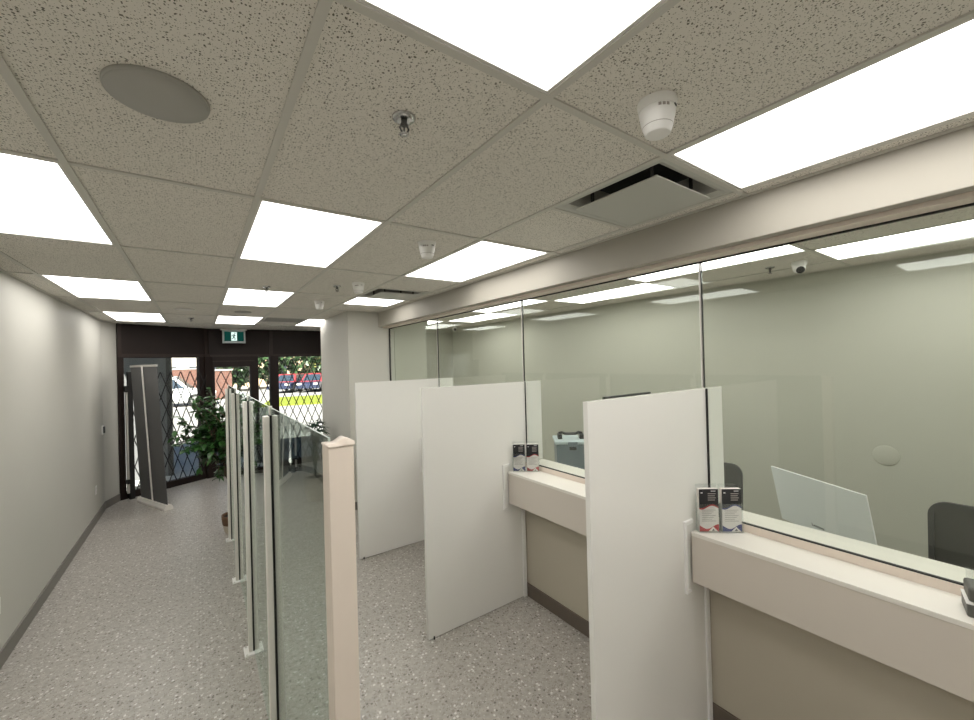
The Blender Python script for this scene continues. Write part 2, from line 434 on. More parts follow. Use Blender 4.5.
MB().box(-w, w, -w, -w + .022, -.001, .02, M['spk']).box(-w, w, w - .022, w, -.001, .02, M['spk']).box(-w, -w + .022, -w + .022, w - .022, -.001, .02, M['spk']).box(w - .022, w, -w + .022, w - .022, -.001, .02, M['spk']).build('frame', t)
MB().box(-w, w, -w, w, .03, .035, M['dark']).build('backing', t)

# ceiling speakers
def speaker(x, y, r, mat, label):
    t = thing('ceiling_speaker', (x, y, H), label, 'speaker', 'round ceiling speakers')
    MB().lathe([(r * .965, .004), (r, .003), (r, -.004), (r * .985, -.008), (r * .965, -.008)], mat, 48).build('rim', t)
    MB().lathe([(r * .96, -.004), (r * .96, -.009), (r * .5, -.0105), (.001, -.011)], mat, 48).build('grille', t)
speaker(-.074, 1.43, .118, M['spk'], 'large round grey ceiling speaker at upper left')
speaker(-.116, 6.316, .10, M['whitem'], 'small pale round ceiling speaker over left aisle near the shop front')
speaker(.512, 6.375, .10, M['spk'], 'small grey round ceiling speaker before exit sign light')

# smoke detectors
def smoke(x, y, label, rz=0):
    t = thing('smoke_detector', (x, y, H), label, 'smoke detector', 'white smoke detectors on the tiles', rz)
    MB().lathe([(.056, .003), (.056, -.006), (.054, -.010), (.053, -.022)], M['white'], 40).build('base', t)
    MB().lathe([(.050, -.022), (.0515, -.028), (.050, -.040), (.043, -.072), (.041, -.078), (.036, -.092), (.0335, -.094), (.001, -.096)], M['white'], 40).build('head', t)
    for k in range(3):
        a = math.radians(-140 + k * 13)
        MB().box(-.004, .004, -.0015, .0015, -.034, -.026, M['ink'], Matrix.Rotation(a, 4, 'Z') @ Matrix.Translation((0, 0, 0)) @ Matrix.Translation((.0508, 0, 0)) @ Matrix.Rotation(PI / 2, 4, 'Z')).build('slot', t)
    MB().box(-.008, .008, -.0015, .0015, -.026, -.022, M['blackp'], Matrix.Rotation(math.radians(-75), 4, 'Z') @ Matrix.Translation((.052, 0, 0)) @ Matrix.Rotation(PI / 2, 4, 'Z')).build('slot', t)
    MB().lathe([(.0432, -.0705), (.0436, -.0715), (.0432, -.0725)], M['ink'], 40, caps=False).build('sensor_ring', t)
smoke(1.137, .682, 'nearest white smoke detector, big cone beside bright panel and header')
smoke(1.195, 2.297, 'white smoke detector between the second pair of light panels')
smoke(1.229, 3.75, 'white smoke detector near the far diffuser by the column')
smoke(1.174, 5.0, 'farthest white smoke detector, left of the column top')

# sprinklers
def sprinkler(x, y, label):
    t = thing('sprinkler', (x, y, H), label, 'sprinkler', 'pendent ceiling sprinklers')
    MB().lathe([(.036, .003), (.036, -.003), (.030, -.008), (.018, -.009)], M['chrome'], 32).build('escutcheon', t)
    b = MB().lathe([(.009, -.009), (.009, -.018), (.012, -.020), (.012, -.024), (.007, -.026)], M['chairf'], 16)
    for sgn in (-1, 1): b.tube([(sgn * .010, 0, -.024), (sgn * .015, 0, -.033), (sgn * .010, 0, -.042), (0, 0, -.047)], .003, M['chairf'], 8)
    b.build('frame_arm', t)
    MB().lathe([(.003, -.026), (.003, -.044)], M['chairf'], 8).build('bulb', t)
    d = MB().lathe([(.006, -.045), (.006, -.049), (.015, -.050), (.015, -.052), (.001, -.052)], M['chrome'], 20)
    d.build('deflector', t)
sprinkler(.534, 1.157, 'chrome pendent sprinkler in the tile between the two middle light panels')
sprinkler(.54, 4.30, 'sprinkler hanging before the third light panel of the middle row')
sprinkler(-.068, 7.388, 'small sprinkler near the shop front over the left aisle')
sprinkler(1.10, 3.98, 'small sprinkler beside the smoke detector near far diffuser')
sprinkler(4.115, 1.45, 'sprinkler behind glass, just left of the white dome camera')

# dome cameras
def dome(x, y, label, aim):
    t = thing('dome_camera', (x, y, H), label, 'camera', 'security cameras of the teller room')
    MB().lathe([(.055, .003), (.055, -.020), (.050, -.028), (.046, -.040)], M['white'], 36).build('mount', t)
    R = Vector(aim).normalized().to_track_quat('Z', 'Y').to_matrix().to_4x4()
    xf = Matrix.Translation((0, 0, -.052)) @ R
    prof = [(.045 * math.sin(a), .045 * math.cos(a)) for a in [math.radians(d) for d in range(40, 181, 10)]]
    MB().lathe(prof[:-1] + [(.001, -.045)], M['white'], 32, xf=xf).build('eyeball', t)
    MB().lathe([(.030, .034), (.030, .040), (.024, .041), (.001, .042)], M['blackp'], 28, xf=xf).build('lens', t)
dome(4.098, 1.233, 'white dome camera behind glass above the white monitor', (-.8, -.5, -.6))
dome(4.45, 7.4, 'small dome camera in the far corner of the teller room', (-.3, -.9, -.3))

# ------------------------------------------------------------------ teller glass
ysegs = [YB, PY[0] + .012, PY[1] + .012, PY[2] + .012, 5.735]
for i in range(4):
    y0, y1 = ysegs[i], ysegs[i + 1]
    g = MB().box(XG - .004, XG + .004, y0 + .008, y1 - .008, 1.146, 2.556, M['glass'])
    o = struct('window_%d' % (i + 1), g)
for i, y in enumerate(ysegs[1:]):
    g = MB(); z0 = 1.85 if i < 3 else 1.142
    g.box(XG - .006, XG + .006, y - .0075, y - .0035, z0, 2.556, M['black'])
    g.box(XG - .006, XG + .006, y + .0035, y + .0075, z0, 2.556, M['alub'])
    if i == 3: g.box(XG - .008, XG + .008, y - .008, y + .013, z0, 2.558, M['black'])
    else: g.box(XG - .008, XG - .005, y - .025, y - .013, 1.142, 1.846, M['black'])
    struct('trim_%d' % (i + 1), g)
struct('trim_5', MB().box(XG - .007, XG + .007, YB, 5.735, 1.142, 1.148, M['black']).box(XG - .007, XG + .007, YB, 5.735, 2.554, 2.562, M['black']))

# ------------------------------------------------------------------ partitions
PH = 1.848; PT = .025
plabel = ['nearest white gloss partition, in front of the red and blue leaflets at right', 'middle white gloss partition standing behind the left counter end', 'farthest white gloss partition, beside the beige column']
for k, y in enumerate(PY):
    t = thing('partition', (1.332, y, 0), plabel[k], 'partition', 'glossy white partitions between teller stations')
    X0 = -0.0
    # panel with a notch cut out round low wall: made as an outline in XZ
    out = [(0, .006), (XW - .012 - 1.332, .006), (XW - .012 - 1.332, 1.147), (2.51 - 1.332, 1.147), (2.51 - 1.332, PH), (0, PH)]
    MB().prism(out, 0, PT, M['gloss'], 'Y').build('panel', t, bevel=.002)
    # white edging round the counter slot
    e = MB(); a = 2.05 - 1.332; b = XW - 1.332 - .005
    e.box(a, a + .016, -.012, -.0005, .79, 1.165, M['white']); e.box(a + .016, a + .075, -.012, -.0005, 1.145, 1.165, M['white']); e.box(a + .016, a + .045, -.012, -.0005, .79, .80, M['white'])
    e.build('slot_edging', t)
    c = MB().box(XW - 1.332 - .048, XW - 1.332 - .012, -.012, 0, 0, .845, M['white']).box(XW - 1.332 - .048, XW - 1.332 - .012, PT, PT + .012, 0, .845, M['white'])
    c.build('wall_channel', t, bevel=.002)
    f = MB().lathe([(.006, 0), (.006, .020), (.003, .022)], M['dark'], 12, c=(.045, -.006, 0))
    f.build('floor_bolt', t)

# ------------------------------------------------------------------ counters
clabel = ['near right counter with cream top, under the white monitor', 'left counter between the middle and nearest partitions', 'counter hidden between the farthest and middle partitions', 'last counter between farthest partition and the column']
cy = [(-1.70, PY[0] - .014), (PY[0] + PT + .014, PY[1] - .014), (PY[1] + PT + .014, PY[2] - .014), (PY[2] + PT + .014, 5.73)]
for (y0, y1), l in zip(cy, clabel):
    t = thing('counter', (2.10, y0, .84), l, 'counter', 'wall hung teller counters')
    MB().box(0, XW - 2.10 - .001, 0, y1 - y0, 0, .245, M['lam']).build('apron', t, bevel=.002)
    MB().box(-.002, XG - 2.10 - .013, 0, y1 - y0, .245, .265, M['lam_lit']).build('top', t, bevel=.002)

# ------------------------------------------------------------------ glass rail with posts
t = thing('glass_screen', (.285, 1.10, 0), 'long greenish glass screen on silver posts dividing aisle from stations', 'glass screen')
py = [2.275, 3.39, 4.59, 5.72]
gx = .005
edges = [1.166 - 1.10] + [y - 1.10 for y in py]
for i in range(4):
    a = edges[i] + (.006 if i else 0); b = edges[i + 1] - .006
    b2 = b + (.04 if i == 3 else 0)
    vv = [(x, y, z) for z in (.02, 1.832) for y in (a, b2) for x in (gx - .003, gx + .003)]
    MB().add(vv, [(0, 4, 6, 2), (1, 3, 7, 5)], M['rail']).add(vv, [(0, 2, 3, 1), (4, 5, 7, 6), (0, 1, 5, 4), (2, 6, 7, 3)], M['gedge']).build('glass_panel', t)
for y in py:
    p = MB(); yy = y - 1.10
    for s in (-1, 1):
        p.box(gx + s * .021 - .013, gx + s * .021 + .013, yy - .026, yy + .026, .008, 1.79, M['alub'])
    po = p.build('post', t, bevel=.003)
    MB().box(gx - .0078, gx + .0078, yy - .0265, yy + .0265, .010, 1.794, M['black']).build('gasket', po)
    MB().box(gx - .006, gx + .006, yy - .012, yy + .012, 1.794, 1.838, M['alub']).build('clip', po)
    bp = MB().box(gx - .062, gx + .062, yy - .062, yy + .062, 0, .012, M['white'])
    for sx in (-1, 1):
        for sy in (-1, 1): bp.lathe([(.007, .012), (.006, .016), (.001, .0165)], M['alu'], 10, c=(gx + sx * .048, yy + sy * .048, 0))
    bp.build('base_plate', po, bevel=.002)
ne = MB().box(-.014, .052, 0, .066, 0, 1.818, M['post']); n_ = ne.build('end_post', t, bevel=.003)
n_['label'] = 'pale pinkish laminate end post'
# curled loose cap strip on top of the end post
prof = []
for k in range(25):
    u = k / 24; x = -.0155 + u * .069
    z = 1.8225 + .003 * u + .009 * math.exp(-((u - .75) / .2) ** 2) - .002 * math.exp(-((u - .4) / .16) ** 2)
    prof.append((x, z))
loop = [(x, 1.8175) for x, z in prof] + [(x, z) for x, z in prof][::-1]
cp = MB(); n = len(prof)
v = []
for yv in (-.003, .068):
    v += [(x, yv, 1.8175) for x, z in prof] + [(x, yv, z) for x, z in prof]
fc = []
for k in range(n - 1):
    fc += [(n + k, n + k + 1, 3 * n + k + 1, 3 * n + k), (k, k + 1, n + k + 1, n + k), (2 * n + k, 3 * n + k, 3 * n + k + 1, 2 * n + k + 1)]
fc += [(0, n, 3 * n, 2 * n), (n - 1, 3 * n - 1, 4 * n - 1, 2 * n - 1)]
cp.add(v, fc, M['post'], True); cp.build('cap', n_)

# ------------------------------------------------------------------ brochures on the counters
def wave(xs, zf): return [(x, zf(x)) for x in xs]
def brochure(loc, rz, colm, label):
    t = thing('leaflet_holder', loc, label, 'leaflet holder', 'clear leaflet holders on the counters', rz)
    # local: faces -Y, width along X
    w = .050; h = .226
    a = MB()
    a.box(-w - .004, w + .004, .018, .021, 0, h + .02, M['acr']); a.box(-w - .004, w + .004, -.018, -.015, 0, .150, M['acr'])
    a.box(-w - .004, -w - .001, -.015, .018, 0, .150, M['acr']); a.box(w + .001, w + .004, -.015, .018, 0, .150, M['acr'])
    a.box(-w - .004, w + .004, -.018, .021, 0, .003, M['acr'])
    a.build('holder', t)
    st = MB().box(-w + .001, w - .001, -.011, .014, .004, h, M['paper']); b = st.build('leaflet_stack', t)
    y0 = -.0113
    f0 = .136
    xs = [-w + .001 + k * (2 * w - .002) / 20 for k in range(21)]
    def sheet(lo, hi, mat, dy=0):
        n = len(xs); v = [(x, y0 - dy, lo(x)) for x in xs] + [(x, y0 - dy, hi(x)) for x in xs]
        return MB().add(v, [(k, k + 1, n + k + 1, n + k) for k in range(n - 1)], mat)
    f1 = lambda x: f0 + .010 * math.sin(x * 60 + .6)
    sh = sheet(f1, lambda x: h, M['pblack'])
    for k in range(4): sh.box(-.004, .036 - .004 * (k % 2), y0 - .0006, y0 - .0003, .200 - .011 * k, .204 - .011 * k, M['ink'])
    sh.box(-.040, -.030, y0 - .0006, y0 - .0003, .204, .209, M['wink']); sh.box(.012, .036, y0 - .0006, y0 - .0003, .214, .217, M['wink'])
    sh.build('header_print', b)
    sheet(lambda x: f1(x) - .007, f1, colm, .0001).build('wave_print', b)
    f2 = lambda x: .030 + .012 * math.sin(x * 55 - 1.0)
    s2 = sheet(lambda x: .005, f2, colm, .0001)
    s2.add([(-.006, y0 - .0008, .005), (.044, y0 - .0008, .005), (.020, y0 - .0008, .030)], [(0, 1, 2)], M['paper'])
    s2.add([(.012, y0 - .0012, .009), (.028, y0 - .0012, .009), (.020, y0 - .0012, .019)], [(0, 1, 2)], M['pblack'])
    s2.build('footer_print', b)
    tx = MB()
    for k in range(7):
        tx.box(-.036, .034 - .010 * ((k * 7) % 3), y0 - .0006, y0 - .0002, .115 - .0095 * k, .1175 - .0095 * k, M['ink'])
    tx.build('text_lines', b)
FA = math.atan2(-.068, .085)
brochure((2.172, 1.082, 1.105), FA, M['red'], 'leaflet holder with red wave on right counter, beside nearest partition')
brochure((2.260, 1.008, 1.105), FA, M['blue'], 'leaflet holder with blue wave on right counter, next to the glass')
FB = math.atan2(-.073, .084)
brochure((2.178, 2.632, 1.105), FB, M['blue'], 'leaflet holder with dark blue wave on left counter, against middle partition')
brochure((2.262, 2.556, 1.105), FB, M['red'], 'leaflet holder with red wave on left counter, next to the glass')

# pin pad stand at the right edge
t = thing('card_terminal', (2.215, .13, 1.105), 'dark card terminal on near counter, cut by right edge of picture', 'card terminal', None, math.radians(12))
MB().box(-.055, .055, -.08, .08, 0, .045, M['pin']).build('base', t, bevel=.006)
MB().box(-.056, .056, -.081, .081, .045, .050, M['white']).build('trim_band', t)
b = MB().box(-.05, .05, -.075, .075, .050, .10, M['pin']); b.build('body', t, bevel=.008)
MB().box(.035, .039, -.07, .07, .10, .14, M['acr']).build('privacy_shield', t)

# ------------------------------------------------------------------ teller side
for k, (y0, y1) in enumerate(((-1.2, 1.10), (1.25, 2.735), (2.745, 4.20))):
    t = thing('desk', (2.53, y0, 0), ['teller desk behind glass under the white monitor', 'teller desk behind glass behind the nearest partition', 'teller desk behind glass under the grey tote box'][k], 'desk', 'teller desks')
    MB().box(0, .85, 0, y1 - y0, .73, .76, M['desk']).build('desktop', t)
    for yy in (.02, y1 - y0 - .05):
        MB().box(.05, .80, yy, yy + .03, 0, .73, M['desk']).build('side_panel', t)

# white monitor seen from behind
TL = Vector((3.09, 1.120, 1.285)); yaw = -.502; tilt = .199; W = .605; HM = .36
d = Vector((math.sin(yaw), -math.cos(yaw), 0)); nn = Vector((-math.cos(yaw), -math.sin(yaw), 0))
dn = Vector((0, 0, -1)) * math.cos(tilt) - nn * math.sin(tilt)
nrm = d.cross(dn); nrm = nrm if nrm.dot(nn) > 0 else -nrm       # towards the viewer side
R = Matrix((tuple(d), tuple(-nrm), tuple(-dn))).transposed().to_4x4()   # x right, y away from back, z up
bc = TL + d * W / 2
t = thing('monitor', (bc.x + .09, bc.y, .76), 'white computer monitor seen from behind through the near glass', 'monitor')
xf = Matrix.Translation(TL - Vector(t.location)) @ R
MB().box(0, W, 0, .010, -HM, 0, M['mon'], xf).box(.004, W - .004, .010, .016, -HM + .004, -.004, M['white'], xf).build('housing', t, bevel=.003)
MB().box(.008, W - .008, .0162, .017, -HM + .02, -.008, M['dark'], xf).build('screen', t)
st = MB().box(W / 2 - .035, W / 2 + .035, -.025, -.002, -HM - .02, -HM + .012, M['mon'], xf)
st.build('stand_neck', t, bevel=.004)
MB().box(-.12, .12, -.11, .11, 0, .012, M['mon'], Matrix.Rotation(yaw, 4, 'Z')).box(-.03, .03, -.03, .03, .012, .20, M['mon'], Matrix.Rotation(yaw, 4, 'Z')).build('stand_base', t, bevel=.004)
cu = bpy.data.curves.new('logo_text', 'FONT'); cu.body = 'Lenovo'; cu.size = .027; cu.extrude = .0004
tx = bpy.data.objects.new('logo_text', cu); C.objects.link(tx); tx.data.materials.append(M['blackp'])
bpy.context.view_layer.update(); dg = bpy.context.evaluated_depsgraph_get(); me = bpy.data.meshes.new_from_object(tx.evaluated_get(dg)); bpy.data.objects.remove(tx); tx = bpy.data.objects.new('logo_text', me); C.objects.link(tx)
if not me.materials: me.materials.append(M['blackp'])
tx.parent = t
tx.matrix_local = xf @ Matrix.Translation((W * .385, -.0012, -.313)) @ Matrix.Rotation(PI / 2, 4, 'X')

# mesh office chairs
def chair(loc, rz, label):
    t = thing('office_chair', loc, label, 'office chair', 'dark mesh office chairs behind the glass', rz)
    # local: sitter faces -X (towards the glass), back at +X
    def rr(w, z0, z1, r, n=6):
        pts = []
        for cx, cz, a0 in ((w - r, z1 - r, 0), (-w + r, z1 - r, 90), (-w + r * .6, z0 + r * .6, 180), (w - r * .6, z0 + r * .6, 270)):
            q = r if a0 < 180 else r * .6
            for k in range(n + 1): a = math.radians(a0 + 90 * k / n); pts.append((cx + q * math.cos(a), cz + q * math.sin(a)))
        return pts
    out = rr(.24, .56, 1.10, .085); inn = rr(.215, .585, 1.075, .065)
    def bend(y, z): return .22 + .10 * (z - .55) ** 2 - .22 * y * y
    for nm, lo, hi in (('back_frame', None, None),):
        v = []; n = len(out)
        for off in (-.012, .012):
            v += [(bend(y, z) + off, y, z) for y, z in out] + [(bend(y, z) + off, y, z) for y, z in inn]
        fc = []
        for k in range(n):
            k2 = (k + 1) % n
            fc += [(k, k2, n + k2, n + k), (2 * n + k, 3 * n + k, 3 * n + k2, 2 * n + k2), (k, 2 * n + k, 2 * n + k2, k2), (n + k, n + k2, 3 * n + k2, 3 * n + k)]
        MB().add(v, fc, M['chairf'], False).build('back_frame', t)
    n = len(inn); c0 = (bend(0, .83), 0, .83)
    v = [(bend(y, z), y, z) for y, z in inn] + [(bend(y * .5, .83 + (z - .83) * .5), y * .5, .83 + (z - .83) * .5) for y, z in inn] + [c0]
    fc = [(k, (k + 1) % n, n + (k + 1) % n, n + k) for k in range(n)] + [(n + k, n + (k + 1) % n, 2 * n) for k in range(n)]
    MB().add(v, fc, M['mesh'], True).build('back_mesh', t)
    MB().box(-.24, .22, -.24, .24, .44, .52, M['mesh']).build('seat', t, bevel=.03, seg=3)
    MB().tube([(.10, 0, .43), (.25, 0, .45), (.28, 0, .60), (.25, 0, .75)], .022, M['chairf']).build('back_support', t)
    for s in (-1, 1):
        a = MB().tube([(.05, s * .22, .46), (.05, s * .28, .48), (.05, s * .29, .66)], .016, M['chairf']).box(-.10, .12, s * .29 - .035, s * .29 + .035, .66, .685, M['chairf'])
        a.build('armrest', t)
    MB().tube([(0, 0, .08), (0, 0, .44)], .028, M['chairf']).build('gas_column', t)
    b = MB()
    for k in range(5):
        a = 2 * PI * k / 5; b.tube([(0, 0, .10), (.30 * math.cos(a), .30 * math.sin(a), .07)], [.025, .016], M['chairf'])
    b.build('star_base', t)
    for k in range(5):
        a = 2 * PI * k / 5; x, y = .30 * math.cos(a), .30 * math.sin(a)
        MB().prism([(x + .028 * math.cos(q * PI / 8), .028 + .028 * math.sin(q * PI / 8)) for q in range(16)], y - .015, y + .015, M['blackp'], 'Y').build('caster', t)
chair((3.45, .245, 0), 0, 'dark mesh office chair behind glass at right edge')
chair((3.45, 1.765, 0), math.radians(6), 'dark mesh office chair behind glass, half hidden by right leaflets')

# dark monitor whose top edge shows above the nearest partition
t = thing('monitor', (3.08, 2.20, .762), 'black monitor behind glass, only its top edge above the nearest partition', 'monitor')
MB().box(-.33, .33, -.016, .016, .55, .948, M['blackp']).build('housing', t, bevel=.006)
MB().box(-.315, .315, .0165, .0172, .565, .93, M['dark']).build('screen', t)
MB().box(-.03, .03, -.05, -.016, .01, .75, M['blackp']).build('stand_neck', t)
MB().box(-.13, .13, -.12, .10, 0, .012, M['blackp']).build('stand_base', t)

# grey blue tote box with lid
t = thing('tote_box', (2.985, 2.805, .762), 'grey-blue tote box with pale lid and black handle behind glass', 'box', None, math.radians(50))
v = MB(); 
pts0 = [(-.14, -.140), (.14, -.140), (.14, .140), (-.14, .140)]; pts1 = [(-.155, -.152), (.155, -.152), (.155, .152), (-.155, .152)]
vv = [(x, y, 0) for x, y in pts0] + [(x, y, .46) for x, y in pts1]
v.add(vv, [(3, 2, 1, 0), (4, 5, 6, 7), (0, 1, 5, 4), (1, 2, 6, 5), (2, 3, 7, 6), (3, 0, 4, 7)], M['box']); v.build('body', t, bevel=.01)
MB().box(-.168, .168, -.165, .165, .46, .49, M['boxl']).build('lid', t, bevel=.008)
hd = MB().box(-.05, .05, -.125, -.085, .49, .535, M['blackp']).box(-.05, .05, .085, .125, .49, .535, M['blackp'])
hd.tube([(0, -.115, .54), (0, -.08, .550), (0, -.05, .535), (0, .05, .535), (0, .08, .550), (0, .115, .54)], .014, M['blackp'])
hd.build('handle', t)
MB().box(-.178, -.158, -.045, .045, .40, .485, M['box']).box(-.182, -.178, -.032, .032, .41, .44, M['blackp']).build('latch', t, bevel=.003)
MB().box(-.158, -.148, -.045, .045, .15, .24, M['paper']).box(-.1595, -.158, -.035, .035, .20, .205, M['ink']).box(-.1595, -.158, -.035, .025, .175, .18, M['ink']).build('sticker', t)

# round cover plate on the sage wall
t = MB().lathe([(.084, 0), (.084, .004), (.080, .006), (.001, .0065)], M['paint_sage'], 40, xf=Matrix.Translation((XB, .86, 1.14)) @ Matrix.Rotation(-PI / 2, 4, 'Y')).build('wall_plate')
tag(t, 'round blank cover plate on the sage wall above monitor', 'wall plate')

# switches and outlets on the left wall
t = thing('card_reader', (XL + .035, 8.14, 1.18), 'small dark card reader at the far end of left wall', 'card reader', None, 0)
MB().box(-.035, -.022, -.045, .045, -.065, .065, M['white']).build('back_plate', t, bevel=.003)
MB().box(-.022, -.004, -.026, .026, -.048, .048, M['blackp']).build('reader', t, bevel=.004)
for (y, z, l) in ((7.6, .43, 'white outlet low on left wall near the banner'), (4.28, .42, 'white outlet low on left wall at left picture edge')):
    t = thing('wall_outlet', (XL, y, z), l, 'outlet', 'white outlets on the left wall')
    MB().box(0, .006, -.036, .036, -.058, .058, M['white']).build('cover_plate', t, bevel=.002)
    s = MB()
    for dz in (-.022, .022): s.box(.006, .008, -.016, .016, dz - .014, dz + .014, M['whitem'])
    s.build('socket', t)

# ------------------------------------------------------------------ shop front
xs1 = frame_xf((SX[0], SX[1], 0), (SXE[0] - SX[0], SXE[1] - SX[1])); L1 = math.hypot(SXE[0] - SX[0], SXE[1] - SX[1])
xs2 = frame_xf((0, YS, 0), (1, 0))
ZH = 2.26
fa = MB()
fa.box(0, L1, -.02, .12, ZH, H + .6, M['brown'], xs1); fa.box(SXE[0], 2.85, -.02, .12, ZH, H + .6, M['brown'], xs2)
struct('wall_fascia', fa)
tr = MB()
tr.box(0, L1, -.035, -.02, ZH, ZH + .05, M['brownl'], xs1); tr.box(SXE[0] + .02, 2.72, -.035, -.02, ZH, ZH + .04, M['brownl'], xs2)
tr.box(0, .05, -.035, -.02, ZH + .05, H, M['brownl'], xs1); tr.box(L1 - .09, L1 - .04, -.035, -.02, ZH + .05, H, M['brownl'], xs1)
tr.box(1.19, 1.25, -.035, -.02, ZH + .04, H, M['brownl'], xs2)
struct('trim_6', tr)
def win(name, xf, x0, x1, z0, z1, fw=.05, pane=True, d0=-.02, d1=.07):
    m = MB()
    m.box(x0, x0 + fw, d0, d1, z0, z1, M['brown'], xf); m.box(x1 - fw, x1, d0, d1, z0, z1, M['brown'], xf)
    m.box(x0 + fw, x1 - fw, d0, d1, z0, z0 + .11, M['brown'], xf); m.box(x0 + fw, x1 - fw, d0, d1, z1 - .015, z1, M['brown'], xf)
    o = struct(name, m)
    p = MB().box(x0 + fw, x1 - fw, .02, .028, z0 + .11, z1 - .015, M['shop'], xf).build('pane', o); p['kind'] = 'structure'
    return o
win('window_5', xs1, 0, L1 - .10, 0, ZH, .08)
struct('trim_7', MB().box(L1 - .10, L1 + .03, -.06, .09, 0, ZH, M['brown'], xs1))
# door
dm = MB(); dx0, dx1 = .20, .97
dm.box(dx0, dx1, -.03, .08, 2.14, ZH, M['brown'], xs2); dm.box(dx0 + .03, dx1 - .05, -.045, -.03, 2.165, 2.185, M['brownl'], xs2)
dm.box(dx0, dx0 + .06, -.03, .08, 0, 2.14, M['brown'], xs2); dm.box(.83, dx1, -.03, .08, 0, 2.14, M['brown'], xs2)
dm.box(dx0 + .06, .83, -.03, .06, 0, .20, M['brown'], xs2); dm.box(dx0 + .06, .83, -.03, .06, 2.06, 2.14, M['brown'], xs2)
do = struct('door_1', dm)
p = MB().box(dx0 + .06, .83, .01, .018, .20, 2.06, M['shop'], xs2).build('pane', do); p['kind'] = 'structure'
hb = MB().box(.30, .80, -.09, -.06, 1.00, 1.05, M['alu'], xs2).box(.32, .35, -.06, -.03, 1.0, 1.05, M['alu'], xs2).box(.75, .78, -.06, -.03, 1.0, 1.05, M['alu'], xs2).build('push_bar', do)
win('window_6', xs2, .97, 1.19, 0, ZH, .012)
struct('trim_8', MB().box(1.19, 1.332, -.06, .09, 0, ZH, M['brown'], xs2))
win('window_7', xs2, 1.332, 2.72, 0, ZH, .012)

# folding security gates: crossed flat bars
def gate(xf, x0, x1, z0, z1, pitch, dh, label, y=-.10, posts=(True, True), ref=None):
    org = xf @ Vector((x0, y, 0))
    t = thing('folding_gate', org, label, 'security gate', 'black folding lattice gates across the shop front')
    inv = Matrix.Translation(-org) @ xf
    m = MB(); slope = dh / pitch; hw = .0075
    for sgn, yy in ((1, y - .004), (-1, y + .004)):
        k = -60
        while k < 60:
            # line x = xc + sgn*(z1 - z)/slope * ... starting from the top edge
            xt = x0 + (k + .5) * pitch; k += 1
            pts = []
            for zz in (z1, z0): pts.append((xt + sgn * (z1 - zz) / slope, zz))
            (xa, za), (xb, zb) = pts
            # clip in x
            def clip(xa, za, xb, zb):
                lo, hi = 0.0, 1.0; dx = xb - xa
                for bound, s in ((x0, 1), (x1, -1)):
                    fa_, fb_ = s * (xa - bound), s * (xb - bound)
                    if fa_ < 0 and fb_ < 0: return None
                    if fa_ < 0: lo = max(lo, fa_ / (fa_ - fb_))
                    if fb_ < 0: hi = min(hi, fa_ / (fa_ - fb_))
                if hi - lo < .01: return None
                return (xa + dx * lo, za + (zb - za) * lo, xa + dx * hi, za + (zb - za) * hi)
            c = clip(xa, za, xb, zb)
            if not c: continue
            a = Vector((c[0], yy, c[1])); b = Vector((c[2], yy, c[3])); dr = (b - a).normalized(); nx = Vector((dr.z, 0, -dr.x)) * hw; ny = Vector((0, .002, 0))
            v = [a - nx - ny, a + nx - ny, a + nx + ny, a - nx + ny, b - nx - ny, b + nx - ny, b + nx + ny, b - nx + ny]
            m.add([tuple(q) for q in v], [(3, 2, 1, 0), (4, 5, 6, 7), (0, 1, 5, 4), (1, 2, 6, 5), (2, 3, 7, 6), (3, 0, 4, 7)], M['iron'], False, inv)
    m.build('lattice', t)
    for on, xp in zip(posts, (x0, x1)):
        if on: MB().box(xp - .014, xp + .014, y - .016, y + .016, 0 if z0 < .3 else z0, z1 + .04, M['iron'], inv).build('post', t)
    return t
g = gate(xs1, .16, L1 - .10, .12, 2.0, .153, .43, 'black folding gate across the left window behind the grey banner', posts=(False, False))
inv = Matrix.Translation(-g.location) @ xs1
stk = MB().box(.09, .15, -.12, -.07, 0, 2.02, M['iron'], inv).box(.06, .085, -.11, -.08, .10, 1.8, M['alu'], inv).box(.05, .10, -.13, -.07, 1.70, 1.80, M['iron'], inv).box(.05, .10, -.13, -.07, .25, .32, M['iron'], inv)
stk.build('jamb_post', g)
gate(xs2, .28, .84, .12, 1.98, .150, .36, 'black folding gate across the entrance door behind the tall plant', y=-.10, posts=(False, True))
gate(xs2, .98, 1.18, .12, 2.2, .150, .36, 'narrow black folding gate across the slim side window right of door', y=-.09, posts=(False, True))
gate(xs2, 1.36, 2.70, .12, 2.2, .146, .36, 'black folding gate across the right window beside the column', y=-.10, posts=(False, True))

# exit sign
t = thing('exit_sign', (.565, 8.98, 2.505), 'green and white running-person exit sign over the entrance door', 'exit sign')
MB().box(-.185, .185, -.03, .03, 0, .245, M['exith']).build('housing', t, bevel=.006)
MB().box(-.215, .215, -.035, .035, .245, .275, M['whitem']).build('canopy', t, bevel=.003)
MB().box(-.155, .155, -.034, -.0305, .035, .215, M['exitg']).build('face', t)
pg = MB()
pg.box(-.045, .045, -.036, -.0345, .045, .205, M['exitw'])
pg.build('doorway_pictogram', t)
fg = MB(); yy0, yy1 = -.0385, -.0365
def limb(a, b, w):
    a = Vector((a[0], 0, a[1])); b = Vector((b[0], 0, b[1])); dr = (b - a).normalized(); n = Vector((-dr.z, 0, dr.x)) * w
    v = [a - n, a + n, b + n, b - n]; fg.add([(q.x, yy0, q.z) for q in v] + [(q.x, yy1, q.z) for q in v], [(0, 1, 2, 3), (7, 6, 5, 4), (0, 4, 5, 1), (1, 5, 6, 2), (2, 6, 7, 3), (3, 7, 4, 0)], M['exitg'])
limb((.004, .165), (-.006, .115), .011); limb((.0, .16), (.028, .135), .005); limb((.0, .158), (-.026, .15), .005); limb((-.026, .15), (-.034, .125), .005)
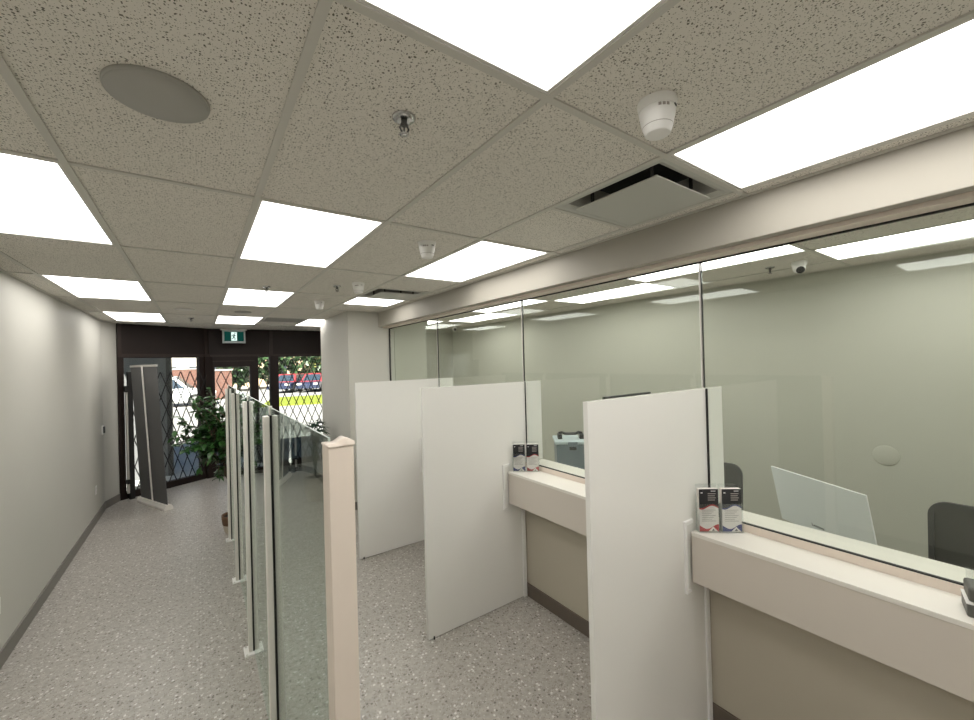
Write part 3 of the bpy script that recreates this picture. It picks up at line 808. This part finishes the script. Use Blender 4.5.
limb((-.006, .118), (.016, .090), .007); limb((.016, .09), (.012, .060), .006); limb((-.008, .118), (-.020, .085), .007); limb((-.020, .085), (-.038, .078), .006)
fg.prism([(.014 + .010 * math.cos(k * PI / 8), .185 + .010 * math.sin(k * PI / 8)) for k in range(16)], yy0, yy1, M['exitg'], 'Y')
fg.build('running_figure', t)

# ------------------------------------------------------------------ roll-up banner seen from behind
A = Vector((-.755, 8.33, 0)); B = Vector((-.395, 7.56, 0)); mid = (A + B) / 2
xb = frame_xf((0, 0, 0), B - A); wB = (B - A).length
t = thing('banner_stand', mid, 'tall grey roll-up banner seen from behind near the left wall end', 'banner stand')
lean = Matrix.Shear('XY', 4, (0, 0)) if False else Matrix(((1, 0, 0, 0), (0, 1, -.045, 0), (0, 0, 1, 0), (0, 0, 0, 1)))
# keep the lean away from the viewer's aisle (towards the left wall)
sgn = 1 if (xb.to_3x3() @ Vector((0, 1, 0))).x < 0 else -1
lean = Matrix.Rotation(math.radians(2.6) * -sgn, 4, 'X')
MB().prism([(-.055, 0), (.055, 0), (.055, .03), (.035, .07), (-.035, .07), (-.055, .03)], -wB / 2 - .03, wB / 2 + .03, M['alub'], 'X', xf=xb).build('base', t, bevel=.004)
MB().box(-wB / 2, wB / 2, -.003, .003, .05, 2.10, M['greyp'], xb @ lean).build('fabric', t)
MB().box(-wB / 2 - .005, wB / 2 + .005, -.012, .012, 2.09, 2.12, M['alu'], xb @ lean).build('top_rail', t, bevel=.002)
f = -1
MB().tube([(0, f * .018, .05), (0, f * .018, 2.10)], .011, M['alub'], 10, xf=xb @ lean).build('pole', t)

# ------------------------------------------------------------------ plants
def leaf(mb, p, dr, up, ln, wd, mat, droop=.25):
    dr = dr.normalized(); sd = dr.cross(up)
    if sd.length < 1e-3: sd = Vector((1, 0, 0))
    sd.normalize(); nu = sd.cross(dr)
    st = [(0, .05), (.25, .75), (.5, 1.0), (.75, .68), (1, 0.02)]
    v = []
    for u, w in st:
        c = p + dr * ln * u - nu * droop * ln * u * u
        v += [c - sd * wd * w * .5 + nu * .08 * wd * w, c, c + sd * wd * w * .5 + nu * .08 * wd * w]
    f = []
    for k in range(4): f += [(3 * k, 3 * k + 1, 3 * k + 4, 3 * k + 3), (3 * k + 1, 3 * k + 2, 3 * k + 5, 3 * k + 4)]
    mb.add([tuple(q) for q in v], f, mat, True)
rnd = random.Random(3)
t = thing('potted_tree', (.335, 6.02, 0), 'tall leafy potted tree beside the glass screen end, before the entrance', 'potted plant')
MB().lathe([(.10, 0), (.115, .04), (.125, .10)], M['cream'], 32).lathe([(.125, .10), (.135, .17), (.135, .215), (.122, .215), (.118, .18)], M['wick'], 32, caps=False).build('pot', t)
MB().lathe([(.119, .185), (.001, .195)], M['soil'], 24, caps=False).build('soil', t)
tk = MB(); tips = []
trunk = [(0, 0, .18), (-.01, .01, .40), (-.04, .0, .62), (-.09, -.02, .85), (-.16, 0, 1.1), (-.20, .02, 1.35)]
tk.tube(trunk, [.016, .014, .013, .012, .010, .007], M['bark'])
tk.tube([(.02, .02, .18), (.0, .03, .45), (.02, .02, .75), (-.02, 0, 1.05), (-.05, .02, 1.4)], [.013, .012, .011, .009, .006], M['bark'])
fol = MB(); 
def inside(x, z):
    # crown silhouette (local, x about the stem, z height)
    cx, cz = -.24, 1.24
    return ((x - cx) / .34) ** 2 + ((z - cz) / .55) ** 2 < 1
br = []
for k in range(64):
    base = Vector(trunk[rnd.randint(2, 5)]) if k % 2 else Vector((.03, .01, rnd.uniform(.7, 1.4)))
    for _ in range(40):
        e = Vector((rnd.uniform(-.58, .12), rnd.uniform(-.20, .30), rnd.uniform(.68, 1.78)))
        if inside(e.x, e.z): break
    mid_ = (base + e) / 2 + Vector((0, 0, .05)); tk.tube([base, mid_, e], [.005, .004, .0025], M['bark'], 6)
    br.append((base, mid_, e))
# a long arm reaching to the left
arm = [(Vector((-.1, 0, 1.0)), Vector((-.3, -.02, 1.2)), Vector((-.56, 0, 1.24))), (Vector((-.1, 0, 1.0)), Vector((-.25, .03, 1.15)), Vector((-.50, .05, 1.38))), (Vector((-.08, 0, .9)), Vector((-.2, -.03, .95)), Vector((-.36, -.05, 1.10)))]
for b in arm: tk.tube(list(b), [.005, .004, .003], M['bark'], 6)
br += arm * 2
for (b, m_, e) in br:
    for q in range(15):
        u = rnd.uniform(.3, 1.05); p = b.lerp(m_, u * 2) if u < .5 else m_.lerp(e, (u - .5) * 2)
        dr = Vector((rnd.gauss(0, 1), rnd.gauss(0, 1), rnd.gauss(-.15, .5))) + (e - b) * 1.2
        leaf(fol, p, dr, Vector((rnd.gauss(0, .3), rnd.gauss(0, .3), 1)), rnd.uniform(.07, .12), rnd.uniform(.04, .062), M['leaf'])
tk.build('trunk', t)
fol.build('foliage', t)

t = thing('potted_plant', (1.43, 6.6, 0), 'low potted plant with long leaves beside the column behind the glass', 'potted plant')
MB().lathe([(.12, 0), (.15, .12), (.16, .34), (.17, .36), (.155, .36), (.15, .32)], M['cream'], 28, caps=False).lathe([(.12, 0), (.001, .001)], M['cream'], 28, caps=False).build('pot', t)
MB().lathe([(.151, .33), (.001, .34)], M['soil'], 24, caps=False).build('soil', t)
st = MB(); fl = MB()
for k in range(26):
    a = rnd.uniform(0, 2 * PI); r = rnd.uniform(.03, .11); hh = rnd.uniform(.86, 1.20)
    e = Vector((r * math.cos(a), r * math.sin(a), hh)); st.tube([(0, 0, .33), (e.x * .4, e.y * .4, hh * .7), e], [.006, .005, .003], M['leaf2'], 6)
    for q in range(4):
        b = a + rnd.gauss(0, .8); leaf(fl, e, Vector((math.cos(b), math.sin(b), rnd.uniform(.05, .7))), Vector((0, 0, 1)), rnd.uniform(.11, .17), rnd.uniform(.04, .055), M['leaf2'], .5)
st.build('stems', t); fl.build('foliage', t)

# ------------------------------------------------------------------ outdoors
struct('ground', MB().box(-40, 60, 9.4, 90, -.12, -.02, M['road']).box(-12, 25, 9.35, 14.0, -.1, 0.0, M['conc']))
o = MB().prism([(2.6, 24), (30, 17), (34, 24), (4.0, 30)], -.02, .05, M['grass']).build('lawn'); tag(o, 'bright yellow-green grass strip outside the right window', 'grass', kind='stuff')
struct('wall_outside_pier', MB().box(-3.5, -.50, 9.95, 10.25, 0, 4.0, M['stone']).box(-.50, -.42, 9.93, 10.27, 0, 4.0, M['chairf']))

def car(loc, rz, body, label, suv=False, top=None):
    t = thing('parked_car', loc, label, 'car', None, rz)
    hb = .95 if suv else .82; hr = 1.62 if suv else 1.42; L = 2.25
    side = [(-L, .30), (L, .30), (L, .62), (L - .12, hb - .10), (L - .95, hb), (-L + .15, hb), (-L, hb - .15)]
    m = MB(); v = []; w = .88; n = len(side)
    m.prism(side, -w, w, body, 'Y'); m.build('body', t, bevel=.05, seg=3)
    cab0 = [(L - 1.05, hb), (-L + .25, hb)]; cab1 = [(L - 1.75, hr), (-L + .75, hr)]
    vv = [(x, s * .84, hb) for s in (-1, 1) for x, _ in cab0] + [(x, s * .66, hr) for s in (-1, 1) for x, _ in cab1]
    fc = [(0, 1, 5, 4), (3, 2, 6, 7), (2, 0, 4, 6), (1, 3, 7, 5)]
    cb = MB().add(vv, fc, top or body).build('cabin', t)
    for q in fc:
        P = [Vector(vv[i]) for i in q]; cen = sum(P, Vector()) / 4; nn_ = (P[1] - P[0]).cross(P[2] - P[0]).normalized()
        if nn_.dot(cen - Vector((-.2, 0, hb + .2))) < 0: nn_ = -nn_
        MB().add([tuple(cen + (p - cen) * .84 + nn_ * .012) for p in P], [(0, 1, 2, 3)], M['cglass']).build('window', cb)
    MB().box(-L + .72, L - 1.72, -.67, .67, hr - .01, hr + .04, top or body).build('roof', t, bevel=.02)
    for x in (-L + .85, L - .85):
        for s in (-1, 1):
            wh = MB().lathe([(.2, -.10), (.32, -.10), (.34, -.06), (.34, .06), (.32, .10), (.2, .10)], M['tyre'], 24, xf=Matrix.Translation((x, s * .82, .34)) @ Matrix.Rotation(PI / 2, 4, 'X'), caps=False)
            wo = wh.build('wheel', t)
            MB().lathe([(.21, -.09), (.21, .09)], M['rim'], 24, xf=Matrix.Translation((x, s * .82, .34)) @ Matrix.Rotation(PI / 2, 4, 'X')).build('rim', wo)
    MB().box(L - .02, L + .02, -.8, -.45, .60, .74, M['paper']).box(L - .02, L + .02, .45, .8, .60, .74, M['paper']).build('headlight', t)
    return t
car((-1.45, 28.8, 0), math.radians(-6), M['carw'], 'white car parked across the street outside the left window', True)
car((6.2, 37.0, 0), math.radians(-120), M['card'], 'dark car with red top outside the right window, left of two', False, M['carr'])
car((8.0, 36.0, 0), math.radians(-118), M['card'], 'dark car outside the right window, right of two', False, M['carr'])

def building(x0, x1, y, dep, h, mat, label, nx, nz, wm=None):
    t = thing('building', ((x0 + x1) / 2, y, 0), label, 'building')
    w = (x1 - x0) / 2
    MB().box(-w, w, 0, dep, -.05, h, mat).build('wall', t)
    MB().box(-w - .2, w + .2, -.2, dep + .2, h, h + .3, M['stone']).build('roof', t)
    for i in range(nx):
        for k in range(nz):
            cx = -w + (i + .5) * 2 * w / nx; cz = 1.6 + k * 3.0
            if cz + .8 < h: MB().box(cx - .6, cx + .6, -.03, .05, cz - .7, cz + .7, M['win']).build('window', t)
building(-9.5, 1.0, 46, 8, 9, M['bldw'], 'pale building far beyond the white car', 5, 3)
building(1.8, 30, 52, 8, 7, M['bld'], 'sunlit tan building beyond the trees', 7, 2)
o = MB().box(-8, .6, 38, 38.4, 0, 2.05, M['brick']).box(-8.05, .65, 37.97, 38.43, 2.05, 2.15, M['conc']).build('brick_wall'); tag(o, 'low red brick wall behind the white car', 'garden wall')
o = MB().box(.9, 1.9, 33, 33.5, 0, 1.9, M['brick']).box(.85, 1.95, 32.95, 33.55, 1.9, 2.0, M['conc']).build('brick_pillar'); tag(o, 'orange brick pillar outside seen through the door', 'pillar')

def tree(x, y, h, r, mat, label, n=420, seed=1, tr=.12):
    q = random.Random(seed); t = thing('tree', (x, y, 0), label, 'tree', 'trees across the street')
    tk = MB().tube([(0, 0, 0), (.05, 0, h * .3), (-.05, .05, h * .6), (0, 0, h * .8)], [tr, tr * .8, tr * .6, tr * .3], M['bark'])
    f = MB()
    for k in range(5):
        a = q.uniform(0, 6.28); tk.tube([(0, 0, h * .35), (.5 * r * math.cos(a), .5 * r * math.sin(a), h * .6)], [tr * .5, tr * .2], M['bark'], 6)
    for k in range(n):
        a = q.uniform(0, 6.28); u = q.uniform(-1, 1); rr_ = q.uniform(.45, 1) ** .5
        p = Vector((r * rr_ * math.cos(a) * math.sqrt(1 - u * u), r * rr_ * math.sin(a) * math.sqrt(1 - u * u), h * .6 + h * .42 * u * rr_))
        leaf(f, p, Vector((q.gauss(0, 1), q.gauss(0, 1), q.gauss(0, .6))), Vector((q.gauss(0, .5), q.gauss(0, .5), 1)), q.uniform(.45, .8), q.uniform(.3, .5), mat)
    tk.build('trunk', t); f.build('crown', t)
tree(5.6, 45, 4.2, 1.7, M['tree'], 'dark green tree across street, seen through the door', seed=2)
tree(9.2, 45, 4.0, 1.9, M['tree'], 'green tree across street seen through slim side window', seed=3)
tree(13.6, 45.5, 3.6, 1.8, M['tree'], 'green tree behind the two dark cars', seed=4)
tree(2.9, 42.5, 3.4, 1.2, M['tree'], 'small green tree beside the orange brick pillar', seed=6)
tree(12.0, 49, 6.5, 2.4, M['treey'], 'yellowish sunlit tree high in the right window', seed=5)

# ------------------------------------------------------------------ light, world
sun = bpy.data.lights.new('sun', 'SUN'); sun.energy = 12.0; sun.angle = math.radians(.6); sun.color = (1, .95, .86)
so = bpy.data.objects.new('sun', sun); C.objects.link(so)
so.rotation_euler = Vector((.25, .72, -.72)).to_track_quat('-Z', 'Y').to_euler()
w = bpy.data.worlds.new('sky'); sc.world = w; w.use_nodes = True
nt = w.node_tree; bg = nt.nodes['Background']
sk = nt.nodes.new('ShaderNodeTexSky'); sk.sky_type = 'HOSEK_WILKIE'; sk.turbidity = 4; sk.sun_direction = (-.25, -.6, .75)
nt.links.new(sk.outputs[0], bg.inputs[0]); bg.inputs[1].default_value = 1.6

# ------------------------------------------------------------------ camera
cam = bpy.data.cameras.new('camera'); co = bpy.data.objects.new('camera', cam); C.objects.link(co)
yaw, pit, rol = .619, .004, -.027
F = Vector((math.sin(yaw) * math.cos(pit), math.cos(yaw) * math.cos(pit), math.sin(pit)))
Rv = F.cross(Vector((0, 0, 1))).normalized(); U = Rv.cross(F)
R2 = Rv * math.cos(rol) + U * math.sin(rol); U2 = -Rv * math.sin(rol) + U * math.cos(rol)
mw = Matrix((tuple(R2), tuple(U2), tuple(-F))).transposed().to_4x4(); mw.translation = Vector((0, 0, 2.03))
co.matrix_world = mw
cam.sensor_fit = 'HORIZONTAL'; cam.sensor_width = 36; cam.lens = 406.044 / 974 * 36; cam.clip_start = .02; cam.clip_end = 300
sc.camera = co
sc.view_settings.view_transform = 'Standard'; sc.view_settings.look = 'None'; sc.view_settings.gamma = 1; sc.view_settings.use_curve_mapping = False
sc.view_settings.exposure = 0.5
